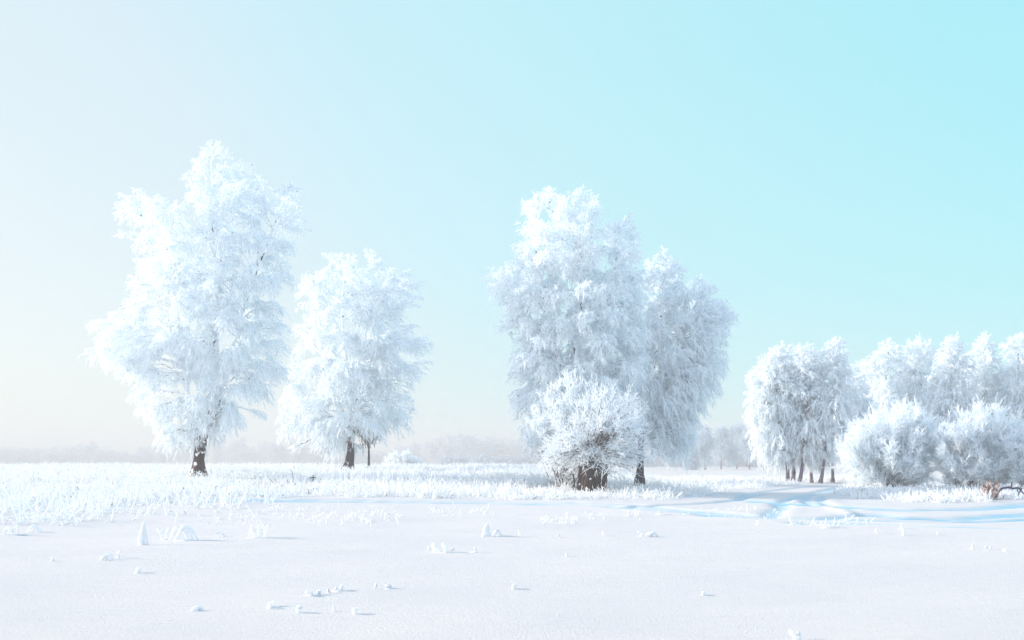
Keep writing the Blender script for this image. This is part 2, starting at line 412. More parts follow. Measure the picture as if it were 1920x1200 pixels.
    # crown
    cr = MB(); rmean = lobe_r
    for (x, y, z, r), h, (LP, r0) in zip(lob, zc, limbs):
        c = np.array([x, y, z]); n1 = max(6, int(nb * (r / rmean) ** 1.7))
        v = nrm(rng.normal(size=(n1, 3))); v[:, 2] = v[:, 2] + .2; v = nrm(v)
        hang = weep * sag * (1.25 - 1.1 * h) * r * rng.uniform(.1, 1.0, size=(n1, 1))
        tipu = sstep(.6, 1.0, np.array(h)) * r * .25
        end = c + v * r * rng.uniform(.5, 1.0, size=(n1, 1)) + np.array([0, 0, 1]) * (tipu - hang * .75)
        k = rng.integers(4, 12, size=n1); st = LP[k]
        mid = (st * .35 + end * .65) + np.array([0, 0, 1]) * (hang * .9 + .12 * r) + rng.normal(size=(n1, 3)) * .10 * r
        t = np.linspace(0, 1, 6)[None, :, None]
        BP = (1 - t) ** 2 * st[:, None] + 2 * t * (1 - t) * mid[:, None] + t * t * end[:, None]
        cr.tubes(BP, np.linspace(twr * 1.1, twr * .8, 6)[None].repeat(n1, 0), 3, rng)
        # short rime-coated twigs bristling along each branchlet
        n2 = nt; tt = rng.uniform(.15, 1.0, size=(n1, n2, 1)) ** .8
        S = (1 - tt) ** 2 * st[:, None] + 2 * tt * (1 - tt) * mid[:, None] + tt * tt * end[:, None]
        tg = nrm(2 * (1 - tt) * (mid - st)[:, None] + 2 * tt * (end - mid)[:, None])
        Dr = nrm(tg * .9 + rng.normal(size=(n1, n2, 3)) * .5 + np.array([0, 0, -.45 * weep * (1 - h) + .25 * sstep(.7, 1, np.array(h))]))
        L = rng.uniform(twig[0], twig[1], size=(n1, n2)) * np.clip(.3 + .7 * r / rmean, .5, 1) * (1.15 - .5 * tt[..., 0])
        dr = weep * (.9 - .8 * h) * rng.uniform(.2, 1.2, size=(n1, n2)) * sag
        S, Dr, L, dr = S.reshape(-1, 3), Dr.reshape(-1, 3), L.ravel(), dr.ravel()
        cr.strands(S, Dr, L, np.full(len(L), twr) * rng.uniform(.7, 1.3, len(L)), dr, K=3, tip=.5, rng=rng)
    cr.build('crown', M_TWIG, root, base)
    return root

HERO = 'frosted birch trees standing alone in the field'
birch(60, [(395, 268), (445, 288), (478, 330), (494, 375), (548, 330), (572, 385), (567, 440), (545, 485), (552, 545), (566, 600), (545, 630), (528, 665), (540, 705), (515, 735), (500, 785), (450, 822), (405, 828), (345, 862), (292, 830), (262, 775), (228, 712), (200, 690), (166, 655), (192, 592), (235, 575), (252, 545), (245, 480), (235, 440), (224, 398), (262, 368), (312, 362), (345, 410), (366, 384), (342, 338), (372, 305)],
      [([(373, 897), (371, 860), (376, 825), (392, 770), (400, 700), (405, 600), (412, 500), (400, 400), (392, 300)], (.42, .03)),
       ([(374, 830), (362, 800), (350, 740), (335, 640), (320, 520), (300, 410)], (.20, .03)),
       ([(378, 822), (395, 790), (425, 700), (450, 600), (490, 480), (530, 380)], (.18, .03))],
      'birch_tree', 'tallest frosted birch, thick dark reddish trunk, leftmost tree in the field', HERO, 11, lobe_r=.86, n_lobe=230, nb=27, nt=19, limb_parts=14, clear=2.3)
birch(80, [(645, 454), (678, 492), (720, 460), (744, 520), (786, 505), (800, 548), (770, 595), (812, 640), (806, 690), (770, 730), (788, 775), (765, 812), (700, 828), (665, 855), (605, 858), (580, 830), (553, 848), (522, 815), (520, 750), (545, 700), (540, 650), (562, 600), (552, 565), (572, 520), (602, 485)],
      [([(652, 884), (657, 845), (656, 790), (650, 700), (640, 600), (645, 500)], (.38, .04)),
       ([(657, 850), (668, 780), (678, 690), (690, 600), (715, 500)], (.17, .03)),
       ([(657, 800), (620, 720), (600, 620), (600, 530)], (.13, .03))],
      'birch_tree', 'broad frosted birch with a short violet-dark trunk, just right of the tallest birch', HERO, 12, lobe_r=1.0, n_lobe=170, nb=27, nt=17, twr=.019, twig=(.2, .52), bark=M_BARK2, limb_parts=10, sag=.9, clear=2.0)
birch(55, [(1035, 346), (1058, 380), (1082, 356), (1112, 350), (1130, 400), (1150, 432), (1168, 404), (1190, 408), (1198, 460), (1212, 520), (1222, 600), (1222, 680), (1215, 760), (1195, 810), (1110, 840), (1020, 850), (985, 840), (962, 780), (955, 735), (952, 690), (968, 645), (930, 622), (938, 575), (906, 528), (932, 510), (966, 490), (953, 440), (986, 425), (970, 385), (1002, 376)],
      [([(1090, 914), (1090, 850), (1085, 760), (1080, 650), (1090, 540), (1085, 450), (1060, 370)], (.27, .03)),
       ([(1090, 800), (1115, 700), (1135, 580), (1160, 460)], (.14, .03)),
       ([(1088, 780), (1050, 680), (1020, 560), (1000, 430)], (.13, .03))],
      'birch_tree', 'big frosted birch rising behind the two bushes in the centre', HERO, 13, lobe_r=.84, n_lobe=230, nb=27, nt=19, limb_parts=12)
birch(57.5, [(1245, 462), (1270, 495), (1286, 545), (1318, 508), (1344, 548), (1382, 594), (1358, 640), (1366, 685), (1345, 735), (1312, 785), (1302, 835), (1278, 872), (1238, 862), (1222, 840), (1196, 800), (1190, 700), (1202, 600), (1208, 500)],
      [([(1199, 918), (1200, 870), (1201, 810), (1206, 760), (1225, 670), (1240, 570), (1246, 490)], (.24, .03)),
       ([(1203, 790), (1240, 700), (1280, 620), (1318, 540)], (.12, .03))],
      'birch_tree', 'frosted birch with bluish shaded weeping crown, right of the big central birch', HERO, 14, lobe_r=.84, n_lobe=140, nb=30, nt=19, bark=M_BARK2, limb_parts=8, sag=1.6, clear=2.6)

GR = 'frosted birches of the grove on the right'
def crown(x0, x1, yt, yb, xt=None, seed=0):
    r = np.random.default_rng(seed); xt = xt or (x0 + x1) / 2; w = x1 - x0; h = yb - yt
    pts = [(xt, yt), (xt + w * .18, yt + h * .05), (x1 - w * .12, yt + h * .22), (x1 - w * .02, yt + h * .45), (x1, yt + h * .65), (x1 - w * .08, yt + h * .85), (xt + w * .15, yb),
           (xt - w * .12, yb - 4), (x0 + w * .15, yt + h * .88), (x0, yt + h * .68), (x0 + w * .03, yt + h * .45), (x0 + w * .15, yt + h * .2), (xt - w * .2, yt + h * .06)]
    return [(a + r.normal() * w * .035, b + r.normal() * h * .015) for a, b in pts]
grove = [
    (86, 1398, 1492, 662, 882, 1452, [(1478, 903), (1474, 860), (1460, 780), (1452, 690)], .17, 'leftmost birch of the grove, outer rounded crown reaching low over the meadow'),
    (87, 1425, 1530, 640, 872, 1472, [(1487, 905), (1487, 860), (1480, 780), (1472, 670)], .19, 'grove birch with twin-looking stem, second trunk of the cluster from the left'),
    (85.5, 1470, 1560, 640, 878, 1514, [(1498, 907), (1503, 870), (1508, 780), (1514, 670)], .19, 'grove birch whose trunk leans right, third trunk from the left'),
    (88, 1495, 1562, 700, 880, 1530, [(1522, 906), (1523, 870), (1527, 800), (1530, 720)], .12, 'slim grove birch between the leaning trunk pair'),
    (85, 1528, 1604, 632, 862, 1566, [(1537, 909), (1543, 880), (1553, 800), (1563, 740), (1566, 660)], .17, 'grove birch with long slanting grey trunk and tall narrow crown beside the first bush'),
    (89, 1552, 1642, 690, 872, 1600, [(1561, 905), (1562, 870), (1570, 800), (1590, 720)], .16, 'grove birch on the right end of the visible trunks, lower crown over the bush'),
    (96, 1592, 1698, 633, 860, 1664, [(1655, 900), (1655, 820), (1660, 740), (1664, 660)], .20, 'hazy tall birch behind the left end of the first bush'),
    (97, 1672, 1765, 628, 850, 1722, [(1738, 900), (1735, 820), (1728, 740), (1722, 660)], .20, 'hazy birch with thin dark stem showing behind the gap of the two bushes'),
    (84, 1740, 1832, 625, 850, 1785, [(1790, 900), (1788, 820), (1786, 740), (1785, 660)], .20, 'bright birch with streaming crown rising behind the second bush'),
    (86, 1806, 1884, 626, 850, 1846, [(1850, 900), (1852, 800), (1848, 740), (1846, 660)], .19, 'narrow birch between two others behind the second bush'),
    (84, 1868, 1975, 627, 850, 1908, [(1910, 900), (1910, 820), (1909, 740), (1908, 660)], .20, 'birch cut by the right edge of the picture behind the third bush'),
]
for i, (D, x0, x1, yt, yb, xt, st, r, lab) in enumerate(grove):
    birch(D, crown(x0, x1, yt, yb, xt, i + 50), [(st, (r, .03))], 'birch_tree', lab, GR, 60 + i, lobe_r=1.0, n_lobe=80, nb=28, nt=14, twr=.022, twig=(.2, .55), bark=M_BARKG, limb_parts=4, sag=1.25, depth=.9)
birch(75, crown(1636, 1684, 705, 830, 1662, 99), [([(1662, 905), (1662, 850), (1660, 780), (1662, 730)], (.08, .02))], 'birch_sapling',
      'small arching frosted tree with drooping tips just above the first bush', GR, 91, lobe_r=.6, n_lobe=26, nb=22, nt=14, bark=M_BARKG, limb_parts=0, sag=1.5)

# ------------------------------------------------------------------ bushes: stems fanning out, spiky frosted rods
def bush(D, dome, base_px, name, label, group, seed, n_stem=60, n_sub=12, n_tw=9, twig=(.18, .42), twr=.016, stem_r=.02, up=.35, mat=None, stump=None, bark=None, depth=.9, fan=1.0, focus=None):
    """dome: frame points of the crown outline; rods all point away from the base"""
    rng = np.random.default_rng(seed); poly = np.array([W(p[0], p[1], D)[[0, 2]] for p in dome])
    b = W(base_px[0], base_px[1], D); b[2] = gz(b[0], b[1])[0]
    root = empty(name, b); tag(root, label, 'bush', group)
    zlo, zhi = poly[:, 1].min(), poly[:, 1].max(); cx = poly[:, 0].mean(); hwx = (poly[:, 0].max() - poly[:, 0].min()) / 2
    ends = []
    while len(ends) < n_stem:
        x = rng.uniform(poly[:, 0].min(), poly[:, 0].max()); z = rng.uniform(zlo, zhi)
        if not in_poly(np.array(x), np.array(z), poly): continue
        u = np.clip((x - cx) / hwx, -1, 1); v = np.clip((z - (zlo + zhi) / 2) / ((zhi - zlo) / 2), -1, 1)
        m = math.sqrt(max(1 - .8 * u * u - .5 * v * v, .03))
        y = D + (rng.uniform(.35, 1) if rng.random() < .65 else rng.uniform(0, .5)) * rng.choice([-1, 1]) * m * hwx * depth
        ends.append((x, y, z))
    E = np.array(ends); S = b[None, :] + rng.normal(size=E.shape) * np.array([.28, .28, 0]) * min(1, hwx / 2) * fan; S[:, 2] = gz(S[:, 0], S[:, 1]) - .03
    if focus:
        f = W(focus[0], focus[1], D); S = f[None, :] + rng.normal(size=E.shape) * np.array([.30, .30, .22])
    mid = S * .45 + E * .55; mid[:, 2] = S[:, 2] + (E[:, 2] - S[:, 2]) * .62 + .1; mid += rng.normal(size=E.shape) * .12
    K = 8; t = np.linspace(0, 1, K)[None, :, None]
    P = (1 - t) ** 2 * S[:, None] + 2 * t * (1 - t) * mid[:, None] + t * t * E[:, None]
    m = MB(); m.tubes(P, np.linspace(stem_r, .010, K)[None].repeat(n_stem, 0) * rng.uniform(.7, 1.4, (n_stem, 1)), 5, rng)
    m.build('stems', bark or M_BARKW, root, b, True)
    cr = MB()
    tt = rng.uniform(.35, 1, size=(n_stem, n_sub, 1)) ** .7
    s2 = (1 - tt) ** 2 * S[:, None] + 2 * tt * (1 - tt) * mid[:, None] + tt * tt * E[:, None]
    out_ = nrm(E - (f if focus else np.array([cx, D, zlo - .25 * (zhi - zlo)])))[:, None, :]
    d2 = nrm(out_ * 1.0 + rng.normal(size=s2.shape) * .5 + np.array([0, 0, up]))
    L2 = rng.uniform(.22, .75, size=(n_stem, n_sub)) * min(1.2, hwx / 2.2)
    s2, d2, L2 = s2.reshape(-1, 3), d2.reshape(-1, 3), L2.ravel()
    cr.strands(s2, d2, L2, np.full(len(L2), twr * 1.1), rng.uniform(-.1, .15, len(L2)), K=3, tip=.6, rng=rng)
    t3 = rng.uniform(.15, 1, size=(len(s2), n_tw, 1)); s3 = s2[:, None] + d2[:, None] * L2[:, None, None] * t3
    d3 = nrm(d2[:, None] * .9 + rng.normal(size=s3.shape) * .6 + np.array([0, 0, up * .5]))
    s3, d3 = s3.reshape(-1, 3), d3.reshape(-1, 3); L3 = rng.uniform(twig[0], twig[1], len(s3))
    cr.strands(s3, d3, L3, np.full(len(L3), twr) * rng.uniform(.8, 1.3, len(L3)), rng.uniform(-.1, .2, len(L3)), K=3, tip=.55, rng=rng)
    cr.build('crown', mat or M_TWIG, root, b)
    if stump:
        for (xa, ya, xb, yb, r) in stump:
            a, c = W(xa, ya, D), W(xb, yb, D); a[2] = gz(a[0], a[1])[0] - .1
            off = rng.normal() * .25; a[1] += off; c[1] += off
            Pm = smooth_path([a, (a + c) / 2 + rng.normal(size=3) * .05, c], 14); k = len(Pm)
            mm = MB(); mm.tubes(Pm[None], (np.linspace(r * 1.15, r * .8, k) * (1 + .1 * rng.normal(size=k)))[None], 9, rng)
            mm.build('stem', bark or M_BARK, root, b, True)
    return root
CB = 'frosted bushes at the foot of the central birch'
bush(52.5, [(1045, 712), (1080, 698), (1105, 712), (1110, 760), (1105, 860), (1040, 868), (985, 838), (990, 780), (1010, 740)], (1062, 905), 'frosted_bush',
     'dense warm-white frosted bush on the left foot of the central birch', CB, 31, n_stem=110, n_sub=14, n_tw=9, twr=.014)
bush(50, [(1075, 760), (1098, 745), (1130, 728), (1160, 722), (1172, 748), (1200, 760), (1204, 800), (1222, 830), (1205, 875), (1150, 888), (1095, 900), (1048, 876), (1020, 855), (1034, 800), (1050, 786)], (1110, 925), 'willow_bush',
     'round willow bush fanning from a cluster of dark stems, before the central birch', CB, 32, n_stem=190, n_sub=9, n_tw=6, mat=M_ROD, twig=(.15, .42), twr=.0105, up=.3, bark=M_BARK, stem_r=.014, focus=(1112, 838),
     stump=[(1088, 925, 1090, 872, .14), (1100, 927, 1104, 862, .17), (1112, 928, 1110, 858, .14), (1122, 924, 1126, 868, .12), (1130, 922, 1138, 870, .12), (1076, 912, 1075, 888, .04), (1094, 922, 1098, 866, .13), (1117, 926, 1118, 864, .13)])
RB = 'frosted bushes beside the track on the right'
bush(60, [(1570, 835), (1600, 800), (1650, 782), (1690, 764), (1728, 776), (1752, 802), (1742, 850), (1724, 905), (1690, 918), (1600, 915), (1582, 880)], (1665, 922), 'frosted_bush',
     'wide frosted bush nearest the grove trunks, first of the roadside bushes', RB, 33, n_stem=270, n_sub=15, n_tw=9, twr=.0135)
bush(58, [(1752, 850), (1758, 806), (1800, 778), (1848, 762), (1888, 775), (1885, 830), (1900, 880), (1870, 915), (1800, 912), (1776, 895)], (1825, 920), 'frosted_bush',
     'tall frosted bush in the middle of the roadside bushes', RB, 34, n_stem=240, n_sub=15, n_tw=9, twr=.0135)
bush(56, [(1880, 830), (1890, 798), (1920, 784), (1980, 800), (2000, 860), (1980, 905), (1900, 900)], (1935, 918), 'frosted_bush',
     'frosted bush cut by the right edge above the dark fallen branch', RB, 35, n_stem=190, n_sub=15, n_tw=9, twr=.0135)
bush(240, [(712, 872), (728, 856), (745, 850), (762, 852), (785, 860), (795, 882), (715, 884)], (752, 884), 'frosted_bush',
     'small hazy bush beyond the field, right of the thin young tree', None, 36, n_stem=90, n_sub=11, n_tw=8, twr=.05, twig=(.5, 1.0))
# thin young tree beside tree two
bush(81, [(662, 800), (680, 770), (700, 762), (725, 775), (735, 800), (722, 822), (700, 832), (675, 830)], (690, 882), 'young_tree',
     'thin young tree with slender dark trunk and fanned twigs, right of the broad birch', None, 37, n_stem=60, n_sub=10, n_tw=6, twr=.010, twig=(.15, .4), stem_r=.02, bark=M_BARK2, focus=(691, 832),
     stump=[(691, 882, 691, 830, .085)], mat=M_TWIG)['category'] = 'tree'

# ------------------------------------------------------------------ far woods (one hazy mass) and the nearer clump of trees
def puff_tree(mb, x, y, zb, h, w, rng, n=260, L=(.8, 1.8), r=.16):
    k = max(5, int(h)); c = np.stack([rng.normal(size=k) * w * .22, rng.normal(size=k) * w * .22, rng.uniform(.25, .92, k) * h], 1)
    c[:, :2] *= (1.2 - c[:, 2:] / h)
    i = rng.integers(0, k, n); v = nrm(rng.normal(size=(n, 3)))
    S = np.array([x, y, zb]) + c[i] + v * w * .22 * rng.uniform(.4, 1, (n, 1)); S[:, 2] = np.maximum(S[:, 2], zb + .3)
    mb.strands(S, nrm(v + np.array([0, 0, .2]) + rng.normal(size=v.shape) * .4), rng.uniform(*L, n), np.full(n, r), np.full(n, .5), K=3, rng=rng)
rng = np.random.default_rng(77); fw = MB()
for k in range(380):
    px = rng.uniform(-250, 2150); D = rng.uniform(640, 820); x = (px - 960) / F * D
    topy = 836 + 12 * math.sin(px / 90) + 8 * math.sin(px / 37 + 1) + (-8 if 600 < px < 1000 else 0) + rng.uniform(-8, 12)
    h = CAMZ - (topy - HY) / F * D + 1.6; puff_tree(fw, x, D, -1.6, max(h, 6), rng.uniform(8, 14), rng, 190, (1.9, 4.0), .45)
for k in range(60):
    px = rng.uniform(820, 1450); D = rng.uniform(400, 480); x = (px - 960) / F * D
    topy = 868 - 12 * sstep(820, 1050, px) + rng.uniform(-6, 6); h = CAMZ - (topy - HY) / F * D + 1.2
    puff_tree(fw, x, D, -1.0, max(h, 2.5), rng.uniform(6.5, 11), rng, 220, (1.2, 2.8), .3)
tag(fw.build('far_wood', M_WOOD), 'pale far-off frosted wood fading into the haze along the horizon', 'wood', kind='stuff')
FG = 'hazy trees beyond the field between the birch and the grove'
labs = ['hazy tree touching the right side of the weeping birch', 'hazy low tree, second to the right of the weeping birch', 'tallest hazy tree in the gap left of the grove', 'hazy blue tree in the middle of the gap left of the grove', 'hazy tree with a pointed top in the gap, fourth from the right', 'hazy tree nearly touching the left grove crown', 'hazy tree partly hidden behind the grove trunks', 'hazy tree seen under the grove crowns behind the slanting trunk']
for k, (px, ty, D) in enumerate([(1295, 828, 270), (1322, 795, 275), (1352, 800, 300), (1382, 792, 310), (1405, 800, 295), (1430, 796, 312), (1500, 800, 320), (1560, 805, 330)]):
    x = (px - 960) / F * D; zb = gz(x, D)[0]; m = MB(); r2 = np.random.default_rng(300 + k)
    h = CAMZ - (ty - HY) / F * D - zb; root = empty('hazy_tree', (x, D, zb)); tag(root, labs[k], 'tree', FG)
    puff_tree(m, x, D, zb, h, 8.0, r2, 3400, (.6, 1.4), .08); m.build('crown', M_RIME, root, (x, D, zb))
    t = MB(); t.tubes(np.array([[(x, D, zb - .1), (x + .1, D, zb + h * .4), (x, D, zb + h * .8)]]), np.array([[.25, .16, .05]]), 7, r2); t.build('trunk', M_BARKG, root, (x, D, zb), True)

# ------------------------------------------------------------------ frosted grass of the field (uncountable)
ROAD = [(330, 930), (700, 933), (1000, 936), (1180, 940), (1260, 935), (1340, 922), (1420, 914), (1520, 906), (1600, 903), (1660, 905), (1590, 912), (1570, 925), (1590, 934), (1700, 941), (1900, 938), (2100, 930), (2100, 1300), (-200, 1300), (-200, 975), (150, 968)]
def to_px(x, y, z): return 960 + F * x / y, HY + F * (CAMZ - z) / y
def grass(n, region, dist, L, r, seed, name, label, mat=M_GRASS, clump=.35, sides=3, K=4, lean=.5, dmask=.42):
    rng = np.random.default_rng(seed); x = rng.uniform(region[0], region[1], n); y = rng.uniform(region[2], region[3], n)
    k = vnoise(x / 1.3 + 50, y / 1.3 + 20) + .6 * vnoise(x / 4 + 5, y / 4 + 2) + .5
    z = base_z(x, y); px, py = to_px(x, y, z); m = (~in_poly(px + 30 * vnoise(x / 2, y / 2), py + 9 * vnoise(x / .9 + 7, y / .9), ROAD)) & (np.abs(px - 960) < 1150) & (k > dmask) & dist(px, py, y, rng)
    x, y, z = x[m], y[m], z[m]; k = k[m]; n = len(x)
    # three blades share a foot
    x = np.repeat(x, 3) + rng.normal(size=3 * n) * .08; y = np.repeat(y, 3) + rng.normal(size=3 * n) * .08; z = np.repeat(z, 3) - .03
    k = np.repeat(k, 3)
    d = nrm(np.stack([rng.normal(size=3 * n) * lean, rng.normal(size=3 * n) * lean, np.ones(3 * n)], 1))
    LL = rng.uniform(*L, 3 * n) * (.5 + .8 * np.clip(k, 0, 1)); mb = MB()
    mb.strands(np.stack([x, y, z], 1), d, LL, rng.uniform(*r, 3 * n), rng.uniform(-.1, 1.0, 3 * n) ** 2 * .9, K=K, sides=sides, tip=.8, rng=rng)
    o = mb.build(name, mat); tag(o, label, 'grass', kind='stuff'); return n
grass(74000, (-46, 48, 44, 108), lambda px, py, y, g: (px < 1500) | (y > 66), (.14, .58), (.009, .020), 41, 'frosted_grass', 'dense white hoar-frosted grass covering the field beyond the track')
grass(16000, (11, 34, 40, 62), lambda px, py, y, g: (px > 1555), (.2, .5), (.014, .026), 42, 'verge_grass', 'warm-white frosted grass verge in front of the roadside bushes', dmask=.25)
grass(7000, (-24, 4, 36, 50), lambda px, py, y, g: (px < 1100) & (g.random(len(px)) < .5), (.2, .5), (.015, .03), 43, 'edge_grass', 'frosted grass thinning out along the near edge of the field')
# tall bent weed stalks, left foreground
def weeds():
    rng = np.random.default_rng(44); mb = MB(); n = 3400
    px = rng.uniform(-60, 520, n) ; py = rng.uniform(893, 985, n)
    keep = rng.random(n) < np.clip(1.15 - (px / 480) * .9 - np.maximum(py - 950, 0) / 40, 0.03, 1) ; px, py = px[keep], py[keep]
    D = np.clip(CAMZ * F / (py - HY), 10, 75); x = (px - 960) / F * D
    kk = vnoise(x / 1.5 + 9, D / 1.5 + 3); m = kk > -.12; x, D = x[m], D[m]; z = base_z(x, D)
    for rep in range(2):
        nn = len(x); xs = x + rng.normal(size=nn) * .1; ys = D + rng.normal(size=nn) * .1
        d = nrm(np.stack([rng.normal(size=nn) * .8, rng.normal(size=nn) * .5, np.full(nn, 1.0)], 1)); L = rng.uniform(.25, .85, nn)
        mb.strands(np.stack([xs, ys, base_z(xs, ys) - .04], 1), d, L, rng.uniform(.012, .028, nn), np.where(rng.random(nn) < .5, rng.uniform(.5, 1.4, nn), 0), K=6, sides=5, tip=.8, wob=.03, rng=rng)
    tag(mb.build('frosted_weeds', M_FROST, smooth=True), 'tall bent weed stalks thick with frost in the left foreground field', 'weeds', kind='stuff')
weeds()

# ------------------------------------------------------------------ single frosted tufts on the open snow
def blob_tube(mb, pts, r, rng, lump=.18):
    P = smooth_path(pts, 12); k = len(P); R = np.interp(np.linspace(0, 1, k), np.linspace(0, 1, len(r)), r) * (1 + lump * rng.normal(size=k))
    R[-1] *= .35; P = np.vstack([P, P[-1:] + (P[-1:] - P[-2:-1]) * .15]); R = np.append(R, R[-1] * .1)
    mb.tubes(P[None], R[None], 9, rng)
def mound(mb, x, y, rx, ry, h, rng):
    z = gz(x, y)[0]; nu, nv = 16, 6; V = []; 
    for j in range(nv + 1):
        a = j / nv * math.pi / 2
        for i in range(nu):
            b = i / nu * 2 * math.pi; q = 1 + .12 * math.sin(3 * b + rx * 50) + .06 * rng.normal()
            V.append((x + rx * math.cos(a) * math.cos(b) * q, y + ry * math.cos(a) * math.sin(b) * q, z - .02 + h * math.sin(a)))
    ii = np.arange((nv + 1) * nu).reshape(nv + 1, nu); nx = np.roll(ii, -1, 1)
    mb.add(np.array(V), np.stack([ii[:-1], nx[:-1], nx[1:], ii[1:]], -1).reshape(-1, 4))
TG = 'frosted tufts poking out of the open snow'
def tuft(px, py, h_px, w_px, n, kind, label, seed):
    rng = np.random.default_rng(seed); x, y = ground_hit(px, py); z = gz(x, y)[0]; s = y / F; h, w = h_px * s, w_px * s; mb = MB()
    if kind == 'cone':
        for dx, k in ((-.35, 1), (.05, .95), (.35, .9), (0, .7)):
            blob_tube(mb, [(x + dx * w * .8, y + rng.normal() * .02, z - .03), (x + dx * w * .4, y, z + h * .5), (x + w * .12, y, z + h * k)], [w * .17, w * .14, w * .07], rng, .16)
    elif kind == 'arch':
        for i in range(n):
            a = x - w / 2 + rng.uniform(0, .3) * w; b = x + w / 2 - rng.uniform(0, .5) * w; hh = h * rng.uniform(.6, 1)
            yy = y + rng.normal() * .06
            blob_tube(mb, [(a, yy, z - .03), (a * .7 + b * .3, yy, z + hh * .85), (a * .35 + b * .65, yy, z + hh * .8), (b, yy, z - .02)], [.014, .024, .022, .014], rng)
    elif kind == 'stalk':
        for i in range(n):
            a = x + rng.uniform(-.5, .5) * w; yy = y + rng.normal() * .08; hh = h * rng.uniform(.45, 1); l = rng.normal() * .3 * hh
            blob_tube(mb, [(a, yy, z - .03), (a + l * .4, yy, z + hh * .5), (a + l, yy + rng.normal() * .05, z + hh)], [.013, .017, .025], rng)
            if rng.random() < .5: blob_tube(mb, [(a + l * .5, yy, z + hh * .55), (a + l * .5 + rng.choice([-1, 1]) * hh * .3, yy, z + hh * .75)], [.016, .024], rng)
    if kind in ('lump', 'cone', 'arch') :
        q = h * .38 if kind == 'lump' else h * .15
        for i in range(2 if kind != 'lump' else 3):
            mound(mb, x + rng.uniform(-.12, .12) * w, y + rng.normal() * .01, w * rng.uniform(.2, .34), w * .2, q * rng.uniform(.6, 1), rng)
    if kind == 'lump':
        for i in range(3):
            blob_tube(mb, [(x + rng.uniform(-.2, .2) * w, y, z - .02), (x + rng.uniform(-.3, .3) * w, y + rng.normal() * .03, z + h * .6), (x + rng.uniform(-.45, .45) * w, y + rng.normal() * .05, z + h * rng.uniform(.8, 1.15))], [.014, .016, .021], rng)
    if kind == 'stalk' and n > 1: mound(mb, x, y, w * .62, max(w * .3, .12), .035, rng)
    o = mb.build({'cone': 'frosted_stump', 'arch': 'bent_stalks', 'stalk': 'frosted_stalks', 'lump': 'snow_lump'}[kind], M_FROST, origin=(x, y, z), smooth=True)
    tag(o, label, {'cone': 'stump', 'arch': 'stalks', 'stalk': 'stalks', 'lump': 'snow lump'}[kind], TG)
